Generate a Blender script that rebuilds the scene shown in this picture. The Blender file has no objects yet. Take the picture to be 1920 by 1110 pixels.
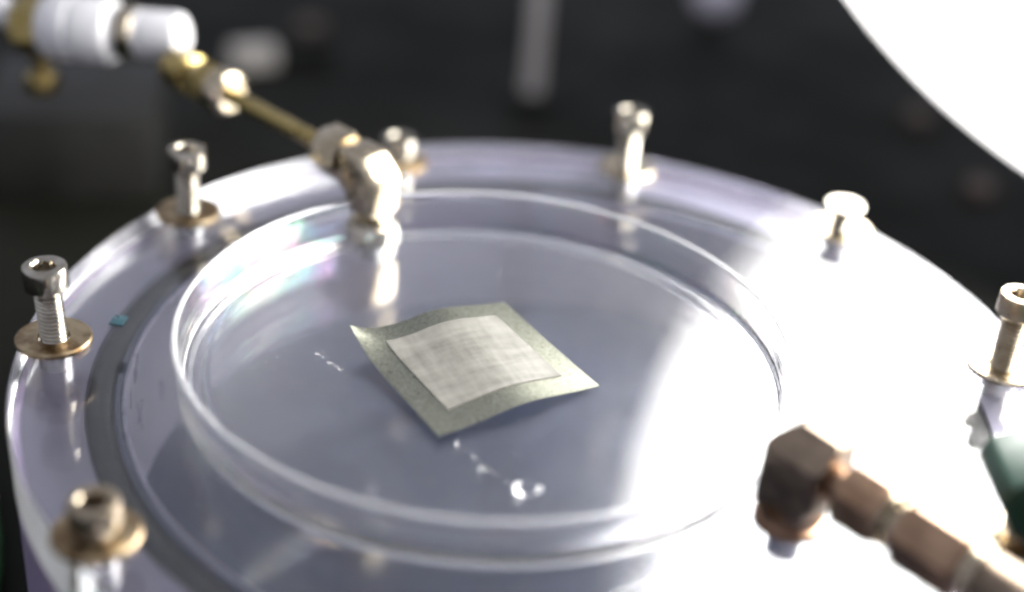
import bpy, bmesh, math, random
from mathutils import Vector, Matrix
random.seed(7)
MM = 0.001
sc = bpy.context.scene
col = sc.collection

# ------------------------------------------------------------------ camera
cam_d = bpy.data.cameras.new('camera')
cam = bpy.data.objects.new('camera', cam_d); col.objects.link(cam); sc.camera = cam
RIGHT = Vector((0.9963518, 0.04260165, 0.07394723))
UP = Vector((-0.08534104, 0.49737184, 0.86332969))
FWD = Vector((0.0, 0.86649083, -0.499193))
rot = Matrix((RIGHT, UP, -FWD)).transposed()
cam.matrix_world = Matrix.Translation(Vector((-6.79465, -208.107, 130.8008)) * MM) @ rot.to_4x4()
cam_d.sensor_width = 36.0
cam_d.lens = 2717.99 / 1920 * 36.0
cam_d.clip_start = 0.005
cam_d.clip_end = 20.0
cam_d.dof.use_dof = True
cam_d.dof.focus_distance = 0.238
cam_d.dof.aperture_fstop = 4.6
cam_d.dof.aperture_blades = 0

# ------------------------------------------------------------------ room light (dim, even) and exposure
world = bpy.data.worlds.new('World'); sc.world = world; world.use_nodes = True
bg = world.node_tree.nodes['Background']
bg.inputs['Color'].default_value = (0.84, 0.87, 1.0, 1)
bg.inputs['Strength'].default_value = 0.55
LAMP_STRENGTH = 24.0
sc.view_settings.view_transform = 'Standard'
sc.view_settings.look = 'None'
sc.view_settings.exposure = 0.0
sc.view_settings.gamma = 1.0
sc.view_settings.use_curve_mapping = False
cy = sc.cycles
cy.max_bounces = 20; cy.transmission_bounces = 18; cy.glossy_bounces = 10; cy.diffuse_bounces = 4
cy.transparent_max_bounces = 16
cy.caustics_reflective = True; cy.caustics_refractive = True
cy.sample_clamp_indirect = 40.0
cy.blur_glossy = 0.3
cy.use_denoising = True
cy.pixel_filter_type = 'BLACKMAN_HARRIS'
cy.filter_width = 2.9

# ------------------------------------------------------------------ materials
def nodes(name):
    m = bpy.data.materials.new(name); m.use_nodes = True
    nt = m.node_tree
    return m, nt, nt.nodes['Principled BSDF']

def coords(nt, scale=(1, 1, 1)):
    tc = nt.nodes.new('ShaderNodeTexCoord'); mp = nt.nodes.new('ShaderNodeMapping')
    mp.inputs['Scale'].default_value = scale
    nt.links.new(tc.outputs['Object'], mp.inputs['Vector'])
    return mp.outputs['Vector']

def noise(nt, vec, scale, detail=4, rough=0.55):
    n = nt.nodes.new('ShaderNodeTexNoise')
    n.inputs['Scale'].default_value = scale; n.inputs['Detail'].default_value = detail
    n.inputs['Roughness'].default_value = rough
    nt.links.new(vec, n.inputs['Vector'])
    return n.outputs['Fac']

def ramp(nt, fac, stops):
    r = nt.nodes.new('ShaderNodeValToRGB')
    while len(r.color_ramp.elements) < len(stops): r.color_ramp.elements.new(0.5)
    for e, (p, c) in zip(r.color_ramp.elements, stops):
        e.position = p; e.color = (*c, 1) if len(c) == 3 else c
    nt.links.new(fac, r.inputs['Fac'])
    return r.outputs['Color']

def bump(nt, bsdf, height, strength, dist):
    b = nt.nodes.new('ShaderNodeBump')
    b.inputs['Strength'].default_value = strength; b.inputs['Distance'].default_value = dist
    nt.links.new(height, b.inputs['Height']); nt.links.new(b.outputs['Normal'], bsdf.inputs['Normal'])

def mapr(nt, fac, a, b):
    n = nt.nodes.new('ShaderNodeMapRange')
    n.inputs['To Min'].default_value = a; n.inputs['To Max'].default_value = b
    n.inputs['From Min'].default_value = 0.3; n.inputs['From Max'].default_value = 0.7
    nt.links.new(fac, n.inputs['Value'])
    return n.outputs['Result']

def metal(name, c0, c1, r0=0.18, r1=0.36, scale=260, bumps=0.08, aniso=0.0, metallic=1.0):
    m, nt, b = nodes(name)
    v = coords(nt); f = noise(nt, v, scale)
    nt.links.new(ramp(nt, f, [(0.35, c0), (0.65, c1)]), b.inputs['Base Color'])
    nt.links.new(mapr(nt, noise(nt, v, scale * 2.7), r0, r1), b.inputs['Roughness'])
    b.inputs['Metallic'].default_value = metallic
    if bumps: bump(nt, b, noise(nt, v, scale * 5), bumps, 0.0002)
    return m

def plain(name, c0, c1, rough=0.5, scale=90, metallic=0.0, coat=0.0, bumps=0.05):
    m, nt, b = nodes(name)
    v = coords(nt); f = noise(nt, v, scale)
    nt.links.new(ramp(nt, f, [(0.3, c0), (0.7, c1)]), b.inputs['Base Color'])
    nt.links.new(mapr(nt, noise(nt, v, scale * 3), rough * 0.8, min(1, rough * 1.2)), b.inputs['Roughness'])
    b.inputs['Metallic'].default_value = metallic
    b.inputs['Coat Weight'].default_value = coat
    if bumps: bump(nt, b, noise(nt, v, scale * 6), bumps, 0.0003)
    return m

def clear(name, colr, ior, rough=0.0, wave=0.0, wscale=30, haze=0.0, hscale=60):
    m, nt, b = nodes(name)
    b.inputs['Base Color'].default_value = (*colr, 1)
    b.inputs['Transmission Weight'].default_value = 1.0
    b.inputs['IOR'].default_value = ior
    b.inputs['Roughness'].default_value = rough
    v = coords(nt)
    if haze:
        nt.links.new(mapr(nt, noise(nt, v, hscale, 6, 0.65), rough, rough + haze), b.inputs['Roughness'])
    if wave: bump(nt, b, noise(nt, v, wscale, 2, 0.4), wave, 0.001)
    return m

def scuffed(name, colr, ior, r0, r1, lo, hi, film=None):
    """clear plastic whose surface is partly clean, partly hazed by fine scuffs and dust"""
    m = bpy.data.materials.new(name); m.use_nodes = True; nt = m.node_tree
    a = nt.nodes['Principled BSDF']; c = nt.nodes.new('ShaderNodeBsdfPrincipled')
    for n_, r_ in ((a, r0), (c, r1)):
        n_.inputs['Base Color'].default_value = (*colr, 1); n_.inputs['Transmission Weight'].default_value = 1.0
        n_.inputs['IOR'].default_value = ior; n_.inputs['Roughness'].default_value = r_
    if film:
        a.inputs['Thin Film IOR'].default_value = film
        nt.links.new(mapr(nt, noise(nt, coords(nt), 30, 2), 350.0, 900.0), a.inputs['Thin Film Thickness'])
    f1 = noise(nt, coords(nt, (1, 1, 1)), 70, 6, 0.7)
    f2 = noise(nt, coords(nt, (14, 1.2, 1)), 160, 3, 0.6)
    f3 = noise(nt, coords(nt, (1.0, 16, 1)), 130, 3, 0.6)
    ad_ = nt.nodes.new('ShaderNodeMath'); ad_.operation = 'ADD'; nt.links.new(f1, ad_.inputs[0])
    mx_ = nt.nodes.new('ShaderNodeMath'); mx_.operation = 'MAXIMUM'; nt.links.new(f2, mx_.inputs[0]); nt.links.new(f3, mx_.inputs[1])
    nt.links.new(mx_.outputs[0], ad_.inputs[1])
    mr = nt.nodes.new('ShaderNodeMapRange'); mr.inputs['From Min'].default_value = 0.75; mr.inputs['From Max'].default_value = 1.35
    mr.inputs['To Min'].default_value = lo; mr.inputs['To Max'].default_value = hi
    nt.links.new(ad_.outputs[0], mr.inputs['Value'])
    mix = nt.nodes.new('ShaderNodeMixShader'); nt.links.new(mr.outputs['Result'], mix.inputs['Fac'])
    nt.links.new(a.outputs[0], mix.inputs[1]); nt.links.new(c.outputs[0], mix.inputs[2])
    nt.links.new(mix.outputs[0], nt.nodes['Material Output'].inputs['Surface'])
    return m

M = {}
M['acrylic'] = scuffed('clear_acrylic', (0.965, 0.97, 0.99), 1.49, 0.010, 0.22, 0.0, 0.27)
M['acrylic_edge'] = clear('sawn_acrylic_edge', (0.93, 0.96, 1.0), 1.49, 0.28, 0.15, 300)
M['dish'] = scuffed('clear_polystyrene', (0.985, 0.985, 0.995), 1.59, 0.0, 0.20, 0.0, 0.27)
M['dish_wall'] = scuffed('clear_polystyrene_wall', (0.985, 0.985, 0.995), 1.59, 0.0, 0.2, 0.0, 0.06, 1.46)
m, nt, b = nodes('matt_dish_rim')
b.inputs['Base Color'].default_value = (0.95, 0.95, 0.97, 1); b.inputs['Transmission Weight'].default_value = 0.74
b.inputs['IOR'].default_value = 1.59; b.inputs['Roughness'].default_value = 0.2
bump(nt, b, noise(nt, coords(nt), 500), 0.1, 0.0003)
M['dish_rim'] = m
M['water'] = clear('water', (1, 1, 1), 1.333, 0.0)
M['lavender'] = plain('lavender_plastic', (0.150, 0.142, 0.192), (0.172, 0.163, 0.22), 0.32, 40, 0, 0.3)
M['sleeve'] = plain('purple_plastic', (0.30, 0.24, 0.37), (0.35, 0.28, 0.42), 0.4, 40)  # lighter purple stands in for light missing on the base's outer side
M['liner'] = plain('pale_lavender_liner', (0.215, 0.205, 0.27), (0.24, 0.23, 0.30), 0.3, 30)  # lavender made paler, lamplight on the cavity wall put into the colour
M['slate'] = plain('slate_plastic', (0.021, 0.029, 0.060), (0.030, 0.040, 0.075), 0.12, 30, 0, 0.6)
M['rubber'] = plain('black_rubber', (0.006, 0.007, 0.006), (0.011, 0.012, 0.010), 0.7, 200)
M['steel'] = metal('stainless_steel', (0.36, 0.325, 0.265), (0.54, 0.505, 0.44), 0.10, 0.22, 300)
M['bright'] = metal('bright_nickel', (0.62, 0.57, 0.48), (0.76, 0.72, 0.64), 0.16, 0.28, 220)
M['steel_dark'] = metal('weathered_steel', (0.30, 0.24, 0.17), (0.46, 0.40, 0.31), 0.25, 0.42, 380)
M['zinc'] = metal('yellow_zinc', (0.17, 0.105, 0.05), (0.46, 0.37, 0.24), 0.28, 0.52, 330)
M['brass'] = metal('olive_brass', (0.33, 0.25, 0.09), (0.46, 0.36, 0.15), 0.22, 0.38, 200)
M['nickel'] = metal('dull_nickel', (0.42, 0.35, 0.24), (0.58, 0.50, 0.38), 0.16, 0.30, 220)
M['bronze'] = metal('tarnished_bronze', (0.25, 0.155, 0.10), (0.46, 0.305, 0.205), 0.28, 0.48, 150)
M['bronze_dark'] = metal('dark_bronze', (0.15, 0.115, 0.085), (0.31, 0.24, 0.18), 0.28, 0.46, 150)
M['chrome'] = metal('satin_chrome', (0.66, 0.65, 0.68), (0.74, 0.73, 0.76), 0.22, 0.32, 120)
M['white_plastic'] = plain('white_plastic', (0.74, 0.73, 0.75), (0.80, 0.79, 0.80), 0.35, 50)
M['green'] = plain('dark_green_plastic', (0.005, 0.026, 0.016), (0.009, 0.038, 0.024), 0.4, 120, 0, 0.0)
M['cable_green'] = plain('green_cable', (0.012, 0.10, 0.02), (0.02, 0.13, 0.03), 0.4, 120)
M['table'] = plain('black_bench', (0.0072, 0.0078, 0.0056), (0.0140, 0.0142, 0.0100), 0.62, 9)
M['block'] = plain('black_anodised', (0.011, 0.0115, 0.0095), (0.018, 0.0185, 0.016), 0.6, 14)
M['grey_block'] = plain('dark_grey_paint', (0.009, 0.0088, 0.0072), (0.017, 0.0165, 0.0135), 0.6, 25)
M['grey_metal'] = metal('grey_rod', (0.60, 0.56, 0.50), (0.70, 0.66, 0.60), 0.5, 0.65, 60, metallic=0.0)
M['pale_plastic'] = plain('pale_lilac_plastic', (0.80, 0.77, 0.84), (0.85, 0.82, 0.88), 0.4, 60)
M['brown_chip'] = plain('brown_paint', (0.10, 0.07, 0.05), (0.15, 0.11, 0.085), 0.6, 60)
M['table'].node_tree.nodes['Principled BSDF'].inputs['Specular IOR Level'].default_value = 0.12
M['block'].node_tree.nodes['Principled BSDF'].inputs['Specular IOR Level'].default_value = 0.2
M['teal'] = plain('teal_plastic', (0.025, 0.075, 0.095), (0.035, 0.095, 0.115), 0.3, 100)  # colour of a small reflection, not of a real piece
M['dust'] = plain('white_dust', (0.24, 0.24, 0.26), (0.42, 0.42, 0.44), 0.7, 400)
M['housing'] = plain('white_enamel', (0.72, 0.72, 0.70), (0.80, 0.80, 0.78), 0.35, 40)
M['dark_hole'] = plain('dark_recess', (0.03, 0.022, 0.014), (0.055, 0.04, 0.026), 0.5, 300)

# foil border: rolled silvery metal with fine scuffs
m, nt, b = nodes('silver_foil'); v = coords(nt, (1, 1, 1))
f1 = noise(nt, v, 2200, 3, 0.6)
nt.links.new(ramp(nt, f1, [(0.3, (0.19, 0.195, 0.15)), (0.7, (0.37, 0.375, 0.31))]), b.inputs['Base Color'])
b.inputs['Metallic'].default_value = 1.0
nt.links.new(mapr(nt, noise(nt, v, 1200, 3), 0.27, 0.32), b.inputs['Roughness'])
bump(nt, b, noise(nt, v, 2600, 2, 0.5), 0.06, 0.00003)
M['foil'] = m
# inner panel: pale woven sheet
m, nt, b = nodes('woven_sheet'); v = coords(nt)
def wave(nt, v, direction, scale, dist):
    w = nt.nodes.new('ShaderNodeTexWave'); w.wave_type = 'BANDS'; w.bands_direction = direction
    w.inputs['Scale'].default_value = scale; w.inputs['Distortion'].default_value = dist
    w.inputs['Detail'].default_value = 2
    nt.links.new(v, w.inputs['Vector']); return w.outputs['Fac']
def turned(nt, scale):
    tc = nt.nodes.new('ShaderNodeTexCoord'); mp = nt.nodes.new('ShaderNodeMapping'); mp.vector_type = 'TEXTURE'
    mp.inputs['Rotation'].default_value = (0, 0, math.radians(30)); mp.inputs['Scale'].default_value = scale
    nt.links.new(tc.outputs['Object'], mp.inputs['Vector']); return mp.outputs['Vector']
def math_(nt, op, a, c):
    n_ = nt.nodes.new('ShaderNodeMath'); n_.operation = op; nt.links.new(a, n_.inputs[0])
    if isinstance(c, (int, float)): n_.inputs[1].default_value = c
    else: nt.links.new(c, n_.inputs[1])
    return n_.outputs[0]
na = noise(nt, turned(nt, (6, 1, 1)), 420, 5, 0.7); nb = noise(nt, turned(nt, (1, 5, 1)), 360, 5, 0.7)
class ad: outputs = [math_(nt, 'MULTIPLY', math_(nt, 'ADD', na, nb), 0.5)]
nt.links.new(ramp(nt, ad.outputs[0], [(0.36, (0.082, 0.079, 0.068)), (0.64, (0.190, 0.184, 0.168))]), b.inputs['Base Color'])
b.inputs['Roughness'].default_value = 0.6
b.inputs['Specular IOR Level'].default_value = 0.25
bump(nt, b, ad.outputs[0], 0.25, 0.0001)
M['sheet'] = m
# the lamp's diffuser
m, nt, b = nodes('lit_diffuser')
b.inputs['Base Color'].default_value = (0.8, 0.8, 0.8, 1)
b.inputs['Emission Color'].default_value = (1.0, 0.985, 0.95, 1)
tc = nt.nodes.new('ShaderNodeTexCoord'); ln = nt.nodes.new('ShaderNodeVectorMath'); ln.operation = 'LENGTH'
nt.links.new(tc.outputs['Object'], ln.inputs[0])
mr = nt.nodes.new('ShaderNodeMapRange'); mr.interpolation_type = 'SMOOTHERSTEP'
mr.inputs['From Min'].default_value = 0.100; mr.inputs['From Max'].default_value = 0.1255
mr.inputs['To Min'].default_value = LAMP_STRENGTH; mr.inputs['To Max'].default_value = 3.0
nt.links.new(ln.outputs['Value'], mr.inputs['Value']); nt.links.new(mr.outputs['Result'], b.inputs['Emission Strength'])
M['lamp'] = m

# ------------------------------------------------------------------ mesh helpers (all lengths in mm)
def sharp(me, ang=32):
    bm = bmesh.new(); bm.from_mesh(me)
    a = math.radians(ang)
    for e in bm.edges:
        e.smooth = not (len(e.link_faces) == 2 and e.calc_face_angle(0) > a)
    for f in bm.faces: f.smooth = True
    bm.to_mesh(me); bm.free()

def obj(name, bm, mat, parent=None, loc=None, rot=None, ang=32, recalc=True):
    if recalc: bmesh.ops.recalc_face_normals(bm, faces=bm.faces)
    bmesh.ops.scale(bm, vec=(MM, MM, MM), verts=bm.verts)
    me = bpy.data.meshes.new(name); bm.to_mesh(me); bm.free()
    for x in (mat if isinstance(mat, (list, tuple)) else [mat]): me.materials.append(M[x])
    sharp(me, ang)
    return place(name, me, parent, loc, rot)

def place(name, me, parent=None, loc=None, rot=None):
    o = bpy.data.objects.new(name, me); col.objects.link(o)
    if parent: o.parent = parent
    if loc is not None: o.location = Vector(loc) * MM
    if rot is not None:
        if isinstance(rot, Matrix): o.rotation_euler = rot.to_euler()
        else: o.rotation_euler = rot
    return o

def tag(o, label, cat, group=None, kind=None):
    if label: o['label'] = label
    if cat: o['category'] = cat
    if group: o['group'] = group
    if kind: o['kind'] = kind
    return o

def empty(name, loc, label, cat, group=None, rot=None):
    o = place(name, None, None, loc, rot)
    o.empty_display_size = 0.005
    return tag(o, label, cat, group)

def lathe(prof, seg=64, closed=False, bm=None, mtx=None):
    """revolve (r, z) points round z; r == 0 becomes a pole"""
    bm = bm or bmesh.new(); rings = []
    for r, z in prof:
        if r <= 1e-6:
            rings.append([bm.verts.new((0, 0, z))])
        else:
            rings.append([bm.verts.new((r * math.cos(2 * math.pi * i / seg), r * math.sin(2 * math.pi * i / seg), z)) for i in range(seg)])
    n = len(rings)
    for k in range(n if closed else n - 1):
        a, b_ = rings[k], rings[(k + 1) % n]
        for i in range(seg):
            j = (i + 1) % seg
            if len(a) == 1 and len(b_) == 1: break
            if len(a) == 1: bm.faces.new((a[0], b_[i], b_[j]))
            elif len(b_) == 1: bm.faces.new((a[i], b_[0], a[j]))
            else: bm.faces.new((a[i], b_[i], b_[j], a[j]))
    if mtx: bmesh.ops.transform(bm, matrix=mtx, verts=bm.verts)
    return bm

def axis_matrix(p, d, roll=0.0):
    """matrix that takes local z to direction d at point p"""
    q = Vector(d).normalized().to_track_quat('Z', 'Y').to_matrix().to_4x4()
    return Matrix.Translation(Vector(p)) @ q @ Matrix.Rotation(roll, 4, 'Z')

def cyl(r, z0, z1, bev=0.3, seg=40):
    return [(0, z0), (r - bev, z0), (r - bev * .3, z0 + bev * .3), (r, z0 + bev), (r, z1 - bev), (r - bev * .3, z1 - bev * .3), (r - bev, z1), (0, z1)]

def hexnut(af, z0, z1, cham=0.5, rin=0.0):
    """hexagonal prism (across flats af) with chamfered ends"""
    bm = bmesh.new(); R = af / math.sqrt(3); rings = []
    def ring(rad, z, n=24):
        vs = []
        for i in range(n):
            a = 2 * math.pi * i / n
            k = ((a + math.pi / 6) % (math.pi / 3)) - math.pi / 6
            hexr = (af / 2) / math.cos(k)
            # hexagon with its flats at k == 0
            rr = min(hexr, rad)
            vs.append(bm.verts.new((rr * math.cos(a), rr * math.sin(a), z)))
        return vs
    rs = [ring(af / 2 * 0.97, z0), ring(R, z0 + cham), ring(R, z1 - cham), ring(af / 2 * 0.97, z1)]
    for a, b_ in zip(rs, rs[1:]):
        for i in range(24):
            j = (i + 1) % 24
            bm.faces.new((a[i], b_[i], b_[j], a[j]))
    bm.faces.new(rs[0]); bm.faces.new(rs[-1])
    return bm

def tube(path, r, seg=20, caps=True):
    bm = bmesh.new(); rings = []
    pts = [Vector(p) for p in path]
    prev = None
    for i, p in enumerate(pts):
        t = (pts[min(i + 1, len(pts) - 1)] - pts[max(i - 1, 0)]).normalized()
        if prev is None:
            n = t.orthogonal().normalized()
        else:
            n = (prev - t * prev.dot(t)).normalized()
        prev = n; b_ = t.cross(n)
        rr = r[i] if isinstance(r, (list, tuple)) else r
        rings.append([bm.verts.new(p + (n * math.cos(2 * math.pi * k / seg) + b_ * math.sin(2 * math.pi * k / seg)) * rr) for k in range(seg)])
    for a, b_ in zip(rings, rings[1:]):
        for i in range(seg):
            j = (i + 1) % seg
            bm.faces.new((a[i], a[j], b_[j], b_[i]))
    if caps:
        bm.faces.new(rings[0]); bm.faces.new(rings[-1])
    return bm

def box(sx, sy, sz, bev=0.5, c=(0, 0, 0), seg=2):
    bm = bmesh.new(); bmesh.ops.create_cube(bm, size=1)
    bmesh.ops.scale(bm, vec=(sx, sy, sz), verts=bm.verts)
    if bev: bmesh.ops.bevel(bm, geom=list(bm.edges), offset=bev, segments=seg, profile=0.5, affect='EDGES')
    bmesh.ops.translate(bm, vec=c, verts=bm.verts)
    return bm

def extrude_poly(pts, depth, bev=0.5):
    """polygon in the xz plane, extruded along y by depth, edges rounded"""
    bm = bmesh.new()
    vs = [bm.verts.new((x, 0, z)) for x, z in pts]
    f = bm.faces.new(vs)
    g = bmesh.ops.extrude_face_region(bm, geom=[f])
    bmesh.ops.translate(bm, vec=(0, depth, 0), verts=[v for v in g['geom'] if isinstance(v, bmesh.types.BMVert)])
    bmesh.ops.recalc_face_normals(bm, faces=bm.faces)
    if bev: bmesh.ops.bevel(bm, geom=list(bm.edges), offset=bev, segments=2, profile=0.5, affect='EDGES')
    return bm

# ------------------------------------------------------------------ the setting: bench top
PLATE_R, PLATE_T, TABLE_Z = 87.0, 10.3, -60.0
bm = box(1500, 1900, 20, 1.0, (0, 500, TABLE_Z - 10.0))
tag(obj('bench_top', bm, 'table'), None, None, kind='structure')

# ------------------------------------------------------------------ chamber base with its cavity, groove and floor
base = empty('chamber_base', (0, 0, TABLE_Z), 'round lavender plastic chamber base under the clear lid', 'chamber')
z0 = -PLATE_T - 0.06 - TABLE_Z           # top of the base, measured from the bench
bm = lathe([(70.05, 0.3), (70.05, z0 - 3.0), (71.2, z0 - 3.0), (75.7, z0 - 3.0), (75.8, z0), (85.3, z0), (85.3, 0.3)], 160, True)
obj('ring_wall', bm, 'lavender', base)
obj('seat_ring', lathe([(70.1, z0 - 2.95), (71.2, z0 - 2.95), (71.2, z0 - .2), (71.0, z0), (70.3, z0), (70.1, z0 - .2)], 160, True), 'slate', base)
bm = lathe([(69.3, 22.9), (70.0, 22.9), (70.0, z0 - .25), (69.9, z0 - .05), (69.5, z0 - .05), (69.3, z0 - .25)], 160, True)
obj('liner', bm, 'liner', base)  # added inner ring, coloured paler so the cavity wall looks lit
bm = lathe([(85.4, .3), (86.3, .3), (86.8, .8), (86.8, z0 - .5), (86.4, z0), (85.4, z0)], 160, True)
obj('outer_sleeve', bm, 'sleeve', base)  # added skin round the base, brightness painted into its purple
bm = lathe([(0, 0.3), (69.95, 0.3), (69.95, 22.4), (69.4, 22.8), (69.0, 22.8), (68.0, 22.8), (0, 22.8)], 160)
obj('floor_disc', bm, 'slate', base)

bm = lathe([(73.5 + 2.0 * math.cos(a), 1.2 * math.sin(a)) for a in [2 * math.pi * i / 16 for i in range(16)]], 160, True)
tag(obj('sealing_ring', bm, 'rubber', None, (0, 0, -PLATE_T - 1.31), ang=60), 'black rubber sealing ring seen through the clear lid', 'o-ring')

# ------------------------------------------------------------------ clear acrylic lid with drilled holes
BOLT_R, TH0 = 80.93, -137.33
bolt_xy = []
for k in range(10):
    a = math.radians(TH0 - 36 * k)
    bolt_xy.append((BOLT_R * math.cos(a), BOLT_R * math.sin(a)))
# hand-drilled: the holes sit a little off the ideal circle
for k, p in enumerate([(-60.3, -56.0), (-81.1, -8.6), (-70.4, 39.8), (-33.2, 71.0), (15.3, 77.4), (58.5, 56.6), (79.3, 8.2)]): bolt_xy[k] = p
PORT_L = (-34.4, 35.6); PORT_R = (36.0, -40.0)
def sheet_with_holes(zz, R, holes, n=200):
    bm = bmesh.new(); loops = []
    for cx, cy_, r, s in [(0, 0, R, n)] + [(x, y, r, 28) for x, y, r in holes]:
        vs = [bm.verts.new((cx + r * math.cos(2 * math.pi * i / s), cy_ + r * math.sin(2 * math.pi * i / s), zz)) for i in range(s)]
        es = [bm.edges.new((vs[i], vs[(i + 1) % s])) for i in range(s)]
        loops.append(vs)
    bmesh.ops.triangle_fill(bm, use_beauty=True, edges=list(bm.edges))
    return bm, loops
holes = [(x, y, 2.75) for x, y in bolt_xy] + [(PORT_L[0], PORT_L[1], 2.4), (PORT_R[0], PORT_R[1], 2.4)]
bm, lo = sheet_with_holes(0, PLATE_R - 0.35, holes)
top_lo = [[v for v in l] for l in lo]
g = bmesh.ops.duplicate(bm, geom=list(bm.verts) + list(bm.edges) + list(bm.faces))
vm = g['vert_map']
bot_lo = [[vm[v] for v in l] for l in top_lo]
for l in bot_lo:
    for v in l: v.co.z = -PLATE_T
side = []
mid1 = [bm.verts.new((v.co.x * PLATE_R / (PLATE_R - .35), v.co.y * PLATE_R / (PLATE_R - .35), -0.35)) for v in top_lo[0]]
mid2 = [bm.verts.new((v.co.x, v.co.y, -PLATE_T + 0.35)) for v in mid1]
for a, b_ in ((top_lo[0], mid1), (mid1, mid2), (mid2, bot_lo[0])):
    for i in range(len(a)):
        j = (i + 1) % len(a)
        f = bm.faces.new((a[i], b_[i], b_[j], a[j])); f.material_index = 1
for a, b_ in zip(top_lo[1:], bot_lo[1:]):
    for i in range(len(a)):
        j = (i + 1) % len(a)
        f = bm.faces.new((a[i], b_[i], b_[j], a[j])); f.material_index = 1
tag(obj('acrylic_lid', bm, ['acrylic', 'acrylic_edge'], ang=25), 'thick round clear acrylic lid screwed down over the chamber', 'lid')

# ------------------------------------------------------------------ screws and washers
def washer_mesh(ro=6.2, ri=2.5, t=1.0):
    return lathe([(ri, 0.0), (ro - .2, 0.0), (ro, .2), (ro, t - .25), (ro - .3, t), (ri + .15, t), (ri, t - .15)], 56, True)
def threads(z_top, z_bot, r=2.25, pitch=0.7, seg=32):
    """screw thread: a helix run down the shank"""
    bm = bmesh.new(); n = int((z_top - z_bot) / pitch * 4); rows = []
    sub = [0.0, -0.10, -0.36, -0.10]
    for k in range(n + 1):
        row = []
        for i in range(seg):
            ph = k / 4 * 1.0
            z = z_top - (k / 4 + i / seg) * pitch
            r_ = r + sub[k % 4]
            row.append(bm.verts.new((r_ * math.cos(2 * math.pi * i / seg), r_ * math.sin(2 * math.pi * i / seg), z)))
        rows.append(row)
    for k in range(n):
        for i in range(seg):
            if i + 1 < seg:
                bm.faces.new((rows[k][i], rows[k + 1][i], rows[k + 1][i + 1], rows[k][i + 1]))
            elif k + 4 <= n - 1:
                # the helix closes on the row one pitch further up
                bm.faces.new((rows[k + 4][i], rows[k + 5][i], rows[k + 1][0], rows[k][0])) if False else None
    # plain core so the seam is never open
    core = lathe([(0, z_top + .6), (r - .12, z_top + .6), (r - .12, z_bot), (0, z_bot)], seg)
    tmp = bpy.data.meshes.new('tmp'); core.to_mesh(tmp); core.free(); bm.from_mesh(tmp); bpy.data.meshes.remove(tmp)
    return bm
def ring_threads(z_top, z_bot, r=2.2, pitch=0.75, seg=32):
    prof = [(0, z_top + .3), (r, z_top + .3)]
    z = z_top
    while z > z_bot + pitch:
        prof += [(r, z), (r + .03, z - .08), (r - .30, z - pitch * .5), (r + .03, z - pitch + .08)]
        z -= pitch
    prof += [(r - .3, z_bot), (0, z_bot)]
    return lathe(prof, seg)
def socket_head(rr=3.6, h=4.1):
    """cylinder head with a hexagonal socket sunk in its top"""
    bm = bmesh.new(); seg = 36
    def ring(rad, z, hexa=False):
        vs = []
        for i in range(seg):
            a = 2 * math.pi * i / seg
            q = rad
            if hexa:
                k = ((a + math.pi / 6) % (math.pi / 3)) - math.pi / 6; q = rad / math.cos(k)
            vs.append(bm.verts.new((q * math.cos(a), q * math.sin(a), z)))
        return vs
    rs = [ring(2.1, 0), ring(rr - .3, 0), ring(rr, .3), ring(rr, h - .55), ring(rr - .15, h - .2), ring(rr - .5, h), ring(2.15, h), ring(1.75, h - .35, True), ring(1.72, h - 2.2, True)]
    for a, b_ in zip(rs, rs[1:]):
        for i in range(seg):
            j = (i + 1) % seg
            bm.faces.new((a[i], a[j], b_[j], b_[i]))
    bm.faces.new(rs[-1]); bm.faces.new(rs[0])
    return bm
def flat_head(rr=3.8):
    bm = lathe([(0, -0.1), (2.0, -0.1), (3.55, 1.75), (rr, 2.0), (rr, 2.35), (rr - .15, 2.55), (2.1, 2.6), (1.6, 2.35), (1.5, 1.3), (0, 1.3)], 40)
    return bm
head_me = washer_me = None
screw_info = [  # stick-out of the shank, lean, label, head finish
    (1.3, (0.0, 0.02), 'short steel socket screw driven almost down to its tarnished washer', 'weathered'),
    (9.3, (-0.035, 0.0), 'tall steel socket screw with sharp bare threads beside the tarnished brown washer', 'bright'),
    (8.9, (0.0, 0.01), 'tall steel socket screw on the lid rim beside the bent brass tube', 'bright'),
    (1.0, (0.0, 0.0), 'low steel socket screw just behind the inlet elbow', 'bright'),
    (8.6, (0.02, 0.0), 'tall shiny steel socket screw in front of the grey upright rod', 'bright'),
    (2.6, (0.0, 0.0), 'countersunk flat-topped steel screw standing on the lid rim facing the lamp', 'flat'),
    (10.2, (0.02, 0.0), 'tall dull steel socket screw with white-lit top near the green clip', 'weathered'),
    (1.4, (0.0, 0.0), 'steel socket screw under the dark green clip', 'weathered'),
]
washer_labels = ['thick brown washer under the short socket screw', 'brown tarnished washer round the bare-threaded tall screw',
    'brass-coloured washer round the tall screw beside the brass tube', 'washer under the low screw behind the inlet elbow',
    'shiny washer round the tall screw before the grey upright rod', 'brightly lit washer under the flat-topped countersunk screw',
    'thin washer round the tall dull screw near the green clip', 'bright washer on the lid below the dark green clip']
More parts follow.
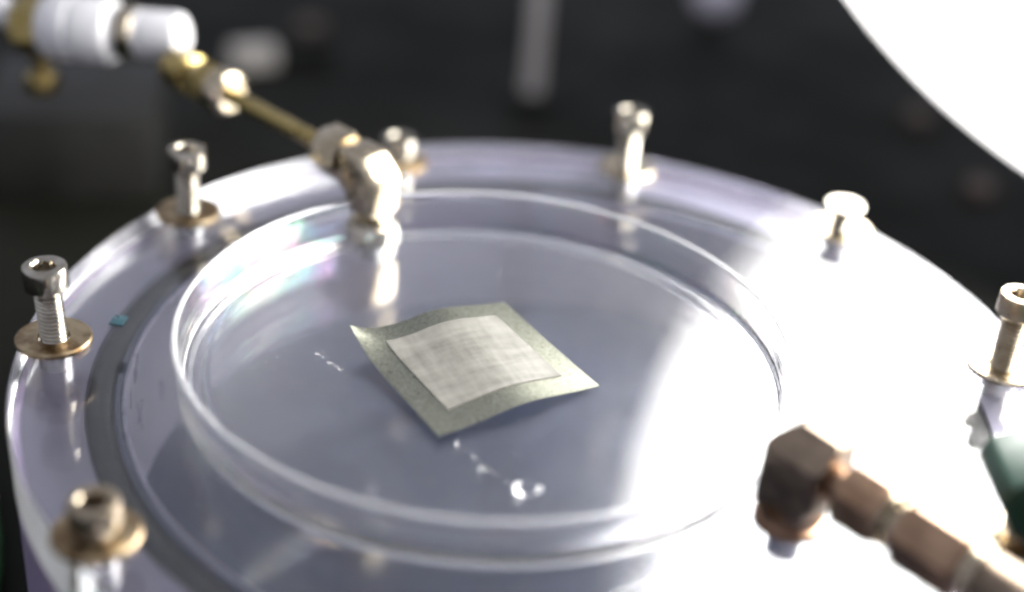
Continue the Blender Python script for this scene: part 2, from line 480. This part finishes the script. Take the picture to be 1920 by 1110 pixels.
for k, (out, lean, lab, fin) in enumerate(screw_info):
    x, y = bolt_xy[k]
    if washer_me is None:
        w = obj('washer', washer_mesh(), 'zinc', None, (x, y, 0.02)); washer_me = w.data
    else:
        w = place('washer', washer_me, None, (x, y, 0.02), (0, 0, k * 1.3))
    if k in (4, 5, 6, 7):
        if k == 4:
            steel_washer = washer_me.copy(); steel_washer.materials[0] = M['nickel']
        w.data = steel_washer
    tag(w, washer_labels[k], 'washer', 'washers under the lid screws')
    t = empty('socket_screw' if fin != 'flat' else 'countersunk_screw', (x, y, 1.02), lab, 'screw', 'screws round the lid rim', (lean[1], lean[0], k * 0.7))
    mat = 'steel' if fin != 'weathered' else 'steel_dark'
    obj('shank', ring_threads(out, -24.0), mat, t, ang=50)
    if fin == 'flat':
        obj('head', flat_head(), mat, t, (0, 0, out))
    else:
        hd = obj('head', socket_head(), mat, t, (0, 0, out))
        obj('socket_floor', lathe([(0, 0), (1.70, 0), (1.70, .05), (0, .05)], 24), 'dark_hole', hd, (0, 0, 1.92))

# ------------------------------------------------------------------ petri dish
DC = (-10.44, -6.89)
bm = lathe([(0, .42), (46.4, .42), (46.7, .42), (46.9, .42), (47.3, .36), (47.7, .12), (48.1, .04), (48.9, .04), (49.25, .2), (49.45, .6), (49.55, 1.2), (49.7, 4.5), (49.85, 7.6), (50.0, 8.1), (50.05, 8.4),
            (49.95, 8.68), (49.75, 8.78), (49.35, 8.78), (49.15, 8.66), (49.05, 8.4), (48.92, 7.6), (48.75, 3.2), (48.5, 2.4), (47.9, 1.85), (47.2, 1.55), (46.3, 1.45),
            (45.4, 1.45), (45.1, 1.62), (44.6, 1.62), (44.3, 1.45), (44.1, 1.45), (43.9, 1.45), (0, 1.45)], 220)
for f in bm.faces:
    zc = f.calc_center_median().z
    f.material_index = 1 if zc > 8.2 else (2 if zc > 1.8 else 0)
tag(obj('petri_dish', bm, ['dish', 'dish_rim', 'dish_wall'], None, (DC[0], DC[1], 0.03), ang=60), 'shallow clear round petri dish standing open on the acrylic lid', 'dish')

# ------------------------------------------------------------------ foil sample in the dish
C4 = [Vector((-32.88, -5.56)), Vector((-7.98, 9.49)), Vector((8.63, -10.58)), Vector((-16.06, -29.27))]   # left, far, right, near corner
def sm_step(a, b_, x):
    t = min(1, max(0, (x - a) / (b_ - a))); return t * t * (3 - 2 * t)
def film_z(u, v):
    # twisted sheet: left and far corners raised, near and right corners down, a soft ridge between
    p = C4[0].lerp(C4[1], u).lerp(C4[3].lerp(C4[2], u), v)
    d = (p - C4[0]).length
    return (2.9 * (1 - v) ** 1.2 + 1.4 * v) * sm_step(.05, .64, u) - 1.6 * sm_step(.40, 1.05, u) + 2.6 * max(0, 1 - d / 12) ** 2 - .04 * (.86 * (p.x - 8.6) - .5 * (p.y + 11)) + 0.2
SAMPLE = Vector((-12.5, -6.0, 1.50))
def film_grid(u0, u1, v0, v1, lift, thick, n=36):
    bm = bmesh.new(); g = {}
    for s in (0, 1):
        for i in range(n + 1):
            for j in range(n + 1):
                u = u0 + (u1 - u0) * i / n; v = v0 + (v1 - v0) * j / n
                p = C4[0].lerp(C4[1], u).lerp(C4[3].lerp(C4[2], u), v)
                z = film_z(u, v) + lift + (thick if s else 0)
                g[s, i, j] = bm.verts.new((p.x - SAMPLE.x, p.y - SAMPLE.y, z))
    for i in range(n):
        for j in range(n):
            bm.faces.new((g[1, i, j], g[1, i + 1, j], g[1, i + 1, j + 1], g[1, i, j + 1]))
            bm.faces.new((g[0, i, j], g[0, i, j + 1], g[0, i + 1, j + 1], g[0, i + 1, j]))
    for k in range(n):
        for (a, b_) in (((k, 0), (k + 1, 0)), ((n, k), (n, k + 1)), ((k + 1, n), (k, n)), ((0, k + 1), (0, k))):
            bm.faces.new((g[0, a[0], a[1]], g[0, b_[0], b_[1]], g[1, b_[0], b_[1]], g[1, a[0], a[1]]))
    return bm
sm = empty('foil_sample', SAMPLE, 'curled square of silvery foil with a pale woven centre in the dish', 'foil sample')
obj('foil_sheet', film_grid(0, 1, 0, 1, 0.02, 0.12), 'foil', sm, ang=40)
obj('woven_panel', film_grid(0.15, 0.86, 0.14, 0.83, 0.145, 0.16), 'sheet', sm, ang=40)

# ------------------------------------------------------------------ inlet line (left): elbow, nut, tube, valve
zt = 14.6
D = Vector((-0.743, 0.669, 0.0)).normalized()
inlet = empty('inlet_line', (PORT_L[0], PORT_L[1], 0), 'brass inlet tube with elbow and valve screwed into the clear lid', 'gas line')
def along(s, z=zt): return D * s + Vector((0, 0, z))
obj('collar', lathe([(0, .03), (4.9, .03), (5.1, .3), (5.1, 3.6), (4.8, 4.2), (4.2, 4.4), (4.2, 5.2), (0, 5.2)], 48), 'bright', inlet)
obj('thread', lathe([(0, -8), (2.1, -8), (2.1, .5), (0, .5)], 32), 'nickel', inlet)
b_ = extrude_poly([(-3.9, 6.4), (3.9, 6.4), (3.9, 9.2), (6.9, 10.8), (6.9, 18.4), (0.6, 18.4), (-3.9, 14.4)], 7.8, 1.3)
bmesh.ops.translate(b_, vec=(0, -3.9, 0), verts=b_.verts)
obj('elbow_body', b_, 'nickel', inlet, (0, 0, 0), (0, 0, math.atan2(D.y, D.x)))
obj('port_stub', lathe([(0, 4.8), (3.6, 4.8)] + [(3.6 - (.25 if i % 2 else 0), 5.0 + i * .22) for i in range(8)] + [(0, 6.8)], 36), 'nickel', inlet)
b_ = hexnut(8.8, 6.9, 13.6, .8); bmesh.ops.transform(b_, matrix=axis_matrix(along(0), D, 0.35), verts=b_.verts)
obj('compression_nut', b_, 'nickel', inlet)
obj('tube', tube([along(12.5), along(22), along(32), along(46)], 1.75, 24), 'brass', inlet)
obj('ferrule_nut', lathe([(0, 43.5), (3.2, 43.5), (4.6, 44.4), (4.8, 45.5), (4.8, 48.0), (4.2, 49), (0, 49)], 40, mtx=axis_matrix(along(0), D)), 'nickel', inlet)
b_ = hexnut(8.0, 49, 55, .6); bmesh.ops.transform(b_, matrix=axis_matrix(along(0), D, .2), verts=b_.verts)
obj('coupling_nut', b_, 'brass', inlet)
obj('reducer', lathe([(0, 55), (3.0, 55), (3.0, 57), (4.2, 57.5), (4.2, 63.5), (3.6, 64.5), (0, 64.5)], 36, mtx=axis_matrix(along(0), D)), 'brass', inlet)
pl = Vector((PORT_L[0], PORT_L[1], 0))
V0 = Vector((-81.0, 84.5, 19.0)) - pl; V1 = Vector((-119, 90.0, 16.5)) - pl
VD = (V1 - V0).normalized()
obj('valve_body', lathe([(0, 0), (3.8, 0), (4.9, .8), (5.2, 2), (5.2, 8.4), (4.8, 8.7), (4.8, 9.4), (5.2, 9.7), (5.2, 15.0), (5.4, 15.5), (6.7, 16.2), (7.0, 17), (7.0, 23.4), (6.5, 23.8), (6.5, 24.8), (7.0, 25.2), (7.0, 30.5), (6.4, 31.6), (0, 31.6)], 48, mtx=axis_matrix(V0, VD)), 'white_plastic', inlet)
obj('band', lathe([(5.3, 10.4), (5.65, 10.6), (5.65, 14.2), (5.3, 14.4)], 48, True, mtx=axis_matrix(V0, VD)), 'nickel', inlet)
b_ = hexnut(11.5, 31.6, 38, 1.0); bmesh.ops.transform(b_, matrix=axis_matrix(V0, VD, .3), verts=b_.verts)
obj('gland_nut', b_, 'brass', inlet)
obj('valve_stem', lathe([(0, 0), (1.6, 0), (1.6, 8), (0, 8)], 24, mtx=axis_matrix(V0 + VD * 34 + Vector((0, 0, -4)), (0, 0, -1))), 'brass', inlet)
b_ = hexnut(6.5, 8, 12, .5); bmesh.ops.transform(b_, matrix=axis_matrix(V0 + VD * 34 + Vector((0, 0, -3.2)), (0, 0, -1)), verts=b_.verts)
obj('drain_nut', b_, 'brass', inlet)
obj('side_arm', tube([V0 + VD * 36, V0 + VD * 44 + Vector((0, 0, 4)), V0 + VD * 62 + Vector((0, 8, 12))], 3.2, 24), 'white_plastic', inlet)

# ------------------------------------------------------------------ outlet line (right): block elbow, nuts, pipe
zo = 11.2
E = Vector((0.683, -0.730, 0.0)).normalized()
outlet = empty('outlet_line', (PORT_R[0], PORT_R[1], 0), 'tarnished bronze outlet fitting with block elbow and hexagonal nuts', 'pipe fitting')
def oal(s, z=zo): return E * s + Vector((0, 0, z))
obj('collar', lathe([(0, .03), (4.9, .03), (5.2, .3), (5.2, 1.5), (4.5, 1.9), (4.5, 2.4), (4.9, 2.7), (4.9, 3.8), (0, 3.8)], 44), 'bronze', outlet)
obj('thread', lathe([(0, -8), (2.1, -8), (2.1, .5), (0, .5)], 32), 'bronze', outlet)
prof = [(-4.3, 3.6), (4.3, 3.6), (4.3, 6.2), (5.6, 7.0), (5.6, 14.3), (4.9, 15.0), (-1.6, 15.0), (-4.3, 12.4)]
prof = [(x + .4, z if z < 8 else z + 1.9) for x, z in prof]
b_ = extrude_poly(prof, 8.4, .45); bmesh.ops.translate(b_, vec=(0, -4.2, 0), verts=b_.verts)
ang = math.atan2(E.y, E.x)
geo = list(b_.verts) + list(b_.edges) + list(b_.faces)
bmesh.ops.bisect_plane(b_, geom=geo, plane_co=(0, -4.2, 13.4), plane_no=(0, -.62, .78), clear_outer=True)
bmesh.ops.holes_fill(b_, edges=[e for e in b_.edges if e.is_boundary])
obj('elbow_block', b_, 'bronze_dark', outlet, (0, 0, 0), (0, 0, ang))
obj('neck', lathe([(0, 5.2), (2.9, 5.2), (2.9, 6.4), (2.4, 6.6), (2.4, 9.3), (0, 9.3)], 32, mtx=axis_matrix(oal(0), E)), 'bronze', outlet)
def onut(nm, af, a, b2, mat, roll):
    q = hexnut(af, a, b2, .6); bmesh.ops.transform(q, matrix=axis_matrix(oal(0), E, roll), verts=q.verts)
    return obj(nm, q, mat, outlet)
onut('union_nut', 8.8, 8.4, 15.4, 'bronze', 0.1)
obj('ferrule', lathe([(0, 15.4), (3.9, 15.4), (4.2, 15.7), (4.2, 16.3), (3.0, 16.6), (3.0, 17.4), (4.3, 17.6), (4.3, 18.3), (0, 18.3)], 36, mtx=axis_matrix(oal(0), E)), 'nickel', outlet)
onut('union_nut', 9.3, 18.3, 28.2, 'bronze', 0.28)
obj('wire_clip', tube([oal(17.0, zo + 3.0), oal(17.0, zo + 4.4) + Vector((.5, .4, 0)), oal(17.6, zo + 5.2) + Vector((1.6, 1.6, 0)), oal(18.0, zo + 6.4) + Vector((2.2, 2.2, 0))], .45, 10), 'nickel', outlet)
obj('pipe', tube([oal(26.5), oal(34), oal(44), oal(70)], 3.6, 28), 'bronze_dark', outlet)
obj('end_ring', lathe([(0, 28.2), (3.9, 28.2), (4.2, 28.5), (4.2, 30.0), (0, 30.0)], 36, mtx=axis_matrix(oal(0), E)), 'nickel', outlet)

# ------------------------------------------------------------------ dark green clip over the edge screw
clip = empty('spring_clip', (70.6, -39.6, 3.6), 'dark green plastic clip over the lid edge beside the bronze fitting', 'clip')
poly = [(x + 2.2, z - 2.0 if z > 3 else z) for x, z in [(61.3, 16.2), (60.2, 13.2), (63.3, 8.3), (66.9, 5.4), (68.4, 2.6), (84, 2.2), (96, 7), (96, 22), (80, 24), (66.5, 18.6)]]
b_ = extrude_poly([(x - 70.6, z - 3.6) for x, z in poly], 13.0, .7); bmesh.ops.translate(b_, vec=(0, -7.2, 0), verts=b_.verts)
obj('jaw', b_, 'green', clip)
b_ = extrude_poly([(x - 70.6, z - 3.6) for x, z in [(94, 9), (130, 4), (134, 10), (128, 20), (94, 21)]], 10.0, .7); bmesh.ops.translate(b_, vec=(0, -5.7, 0), verts=b_.verts)
obj('handle', b_, 'green', clip)

# ------------------------------------------------------------------ drops and specks in the dish
def drop(name, p, r, h, label, cat, group=None):
    b_ = lathe([(r * math.cos(a), h * math.sin(a)) for a in [math.pi / 2 * i / 8 for i in range(8)]] + [(0, h)], 24)
    vs = [v for v in b_.verts if abs(v.co.z) < 1e-6]
    b_.faces.new(vs)
    return tag(obj(name, b_, 'water', None, p, ang=60), label, cat, group)
ZF = 1.50
drop('water_drop', (-2.1, -39.2, ZF), 2.1, .45, 'large clear water drop on the dish floor', 'drop')
pts = []; rad = []
for i in range(40):
    t_ = i / 39
    pts.append((-13.2 + 9.2 * t_ + .25 * math.sin(t_ * 9), -29.3 - 10.4 * t_ + .2 * math.sin(t_ * 14 + 1), 0.0))
    rad.append(.10 + .16 * abs(math.sin(t_ * 11 + .6)) * (1 if t_ < .7 else .5))
b_ = tube(pts, rad, 10); bmesh.ops.scale(b_, vec=(1, 1, .45), verts=b_.verts)
tag(obj('wet_streak', b_, 'water', None, (0, 0, ZF + .05), ang=70), 'thin wet streak from the foil corner to the water drop', 'streak')
drop('water_drop', (-13.0, -29.9, ZF), .45, .15, 'small water drop touching the near foil corner', 'drop')
drop('water_drop', (-8.9, -35.4, ZF), .5, .16, 'small water drop halfway along the wet streak', 'drop')
for x, y, r in [(-37.7, -8.0, .55), (-36.6, -8.9, .35), (-35.3, -10.2, .6), (-34.2, -11.2, .45), (-33.3, -11.9, .6), (-32.2, -13.7, .3)]:
    drop('water_drop', (x, y, ZF), r * .75, r * .25, 'tiny water drop in the short row beside the foil edge', 'drop', 'short row of drops')
bm = bmesh.new()
for k in range(240):
    a = random.uniform(0, 6.283); rr = 43 * math.sqrt(random.random())
    x, y = DC[0] + rr * math.cos(a), DC[1] + rr * math.sin(a)
    s = random.choice([.03, .04, .05, .06, .08, .12]) * random.uniform(.7, 1.3)
    mt = Matrix.Translation((x, y, 1.50 + s * .3)) @ Matrix.Rotation(random.uniform(0, 3.1), 4, 'Z') @ Matrix.Diagonal((s * random.uniform(.8, 2.2), s, s * .5, 1))
    bmesh.ops.create_icosphere(bm, subdivisions=1, radius=1, matrix=mt)
for k in range(120):
    a = random.uniform(0, 6.283); rr = random.uniform(55, 85)
    x, y = rr * math.cos(a), rr * math.sin(a)
    if math.hypot(x - DC[0], y - DC[1]) < 51: continue
    s = random.choice([.05, .07, .1, .14]) * random.uniform(.7, 1.3)
    mt = Matrix.Translation((x, y, .03 + s * .3)) @ Matrix.Rotation(random.uniform(0, 3.1), 4, 'Z') @ Matrix.Diagonal((s * random.uniform(.8, 2.2), s, s * .5, 1))
    bmesh.ops.create_icosphere(bm, subdivisions=1, radius=1, matrix=mt)
tag(obj('dust_specks', bm, 'dust'), 'fine pale dust specks on dish and lid', 'dust', kind='stuff')
b_ = box(3.0, 2.4, .3, .1)  # flat teal piece painted in place of a small cyan reflection
tag(obj('teal_chip', b_, 'teal', None, (-72.6, -1.0, .2), (0, 0, 1.5)), 'small teal plastic chip lying over the dark sealing ring', 'chip')

# ------------------------------------------------------------------ the round lamp
LC = Vector((136.3, 45.4, 81.8)); LR = 125.8
LN = Vector((math.sin(1.03) * math.cos(-2.17), math.sin(1.03) * math.sin(-2.17), -math.cos(1.03)))
LM = axis_matrix(LC, LN)
lamp = empty('round_lamp', LC, 'large round white lamp shining across the lid', 'lamp', rot=LM.to_3x3())
obj('diffuser', lathe([(0, 0), (LR, 0), (LR, -2.0), (0, -2.0)], 160), 'lamp', lamp)
obj('housing', lathe([(LR - .2, -2.1), (LR - .4, -8), (LR - 12, -24), (60, -34), (0, -36), (0, -34), (58, -32), (LR - 16, -21), (LR - 4, -7), (LR - 3, -2.1)], 120, True), 'housing', lamp)
obj('stem', lathe([(0, -34), (9, -34), (9, -90), (0, -90)], 40), 'housing', lamp)

pe = LC - LN * 84
b_ = lathe([(0, TABLE_Z + .05), (46, TABLE_Z + .05), (47, TABLE_Z + 1), (47, TABLE_Z + 5), (9, TABLE_Z + 9), (7.5, TABLE_Z + 12), (7.5, pe.z + 12), (0, pe.z + 12)], 48)
bmesh.ops.translate(b_, vec=(pe.x, pe.y, 0), verts=b_.verts); bmesh.ops.transform(b_, matrix=LM.inverted(), verts=b_.verts)
obj('stand', b_, 'housing', lamp)

# ------------------------------------------------------------------ things on the bench behind
def to_table(x, y, dz=0): return (x, y, TABLE_Z + 0.03 + dz)
rod = empty('upright_rod', to_table(-6, 258), 'slim grey metal rod standing on the black bench', 'rod')
obj('foot', lathe([(0, 0), (7.5, 0), (8, .5), (8, 3), (5.5, 3.6), (0, 3.6)], 40), 'block', rod)
obj('shaft', lathe([(0, 3.6), (3.3, 3.6), (3.3, 299), (3.0, 300), (0, 300)], 40), 'grey_metal', rod)
knob = empty('ball_knob', to_table(64, 355), 'pale lilac ball knob on the black bench', 'knob')
obj('ball', lathe([(0, 3)] + [(9.5 * math.sin(a), 12.5 - 9.5 * math.cos(a)) for a in [math.pi * i / 14 for i in range(1, 14)]] + [(0, 22)], 32), 'pale_plastic', knob)
obj('neck', lathe([(0, 0), (3.5, 0), (3.0, 4.2), (0, 4.2)], 24), 'block', knob)
clamp = empty('metal_clamp', to_table(-104, 268), 'small grey metal clamp lying on the black bench', 'clamp', rot=(0, 0, .45))
obj('clamp_head', box(16, 9, 8, 1.5, (0, 0, 4)), 'grey_metal', clamp)
obj('clamp_bar', box(22, 5, 5, 1.0, (18, 0, 3.2)), 'block', clamp)
tag(obj('equipment_block', box(48, 46, 26, 1.2, (0, 0, 13)), 'grey_block', None, to_table(-137, 178), (0, 0, .16)), 'dark block of equipment on the bench beside the chamber', 'block')
for x, y, r, mt, lab in [(129.7, 268.7, 4.2, 'brown_chip', 'brown bolt head on the bench just under the round lamp'), (138.0, 213.0, 4.2, 'brown_chip', 'brown bolt head on the bench between lamp and lid'),
                         (-90, 306, 5.0, 'brown_chip', 'dull brown bolt head behind the metal clamp')]:
    tag(obj('bench_bolt', hexnut(r * 2, 0, 4, .5), mt, None, to_table(x, y)), lab, 'bolt', 'bolts on the bench')
pts = []
for i in range(48):
    t_ = i / 47; q0, q1, q2 = (1 - t_) ** 2, 2 * t_ * (1 - t_), t_ * t_; pts.append((-420 * q0 + 50 * q1 - 160 * q2, 150 * q0 + 95 * q1 - 200 * q2, 3.1))
b_ = tube(pts, 3.0, 16)
tag(obj('green_cable', b_, 'cable_green', None, to_table(0, 0)), 'green cable running along the bench past the chamber', 'cable')
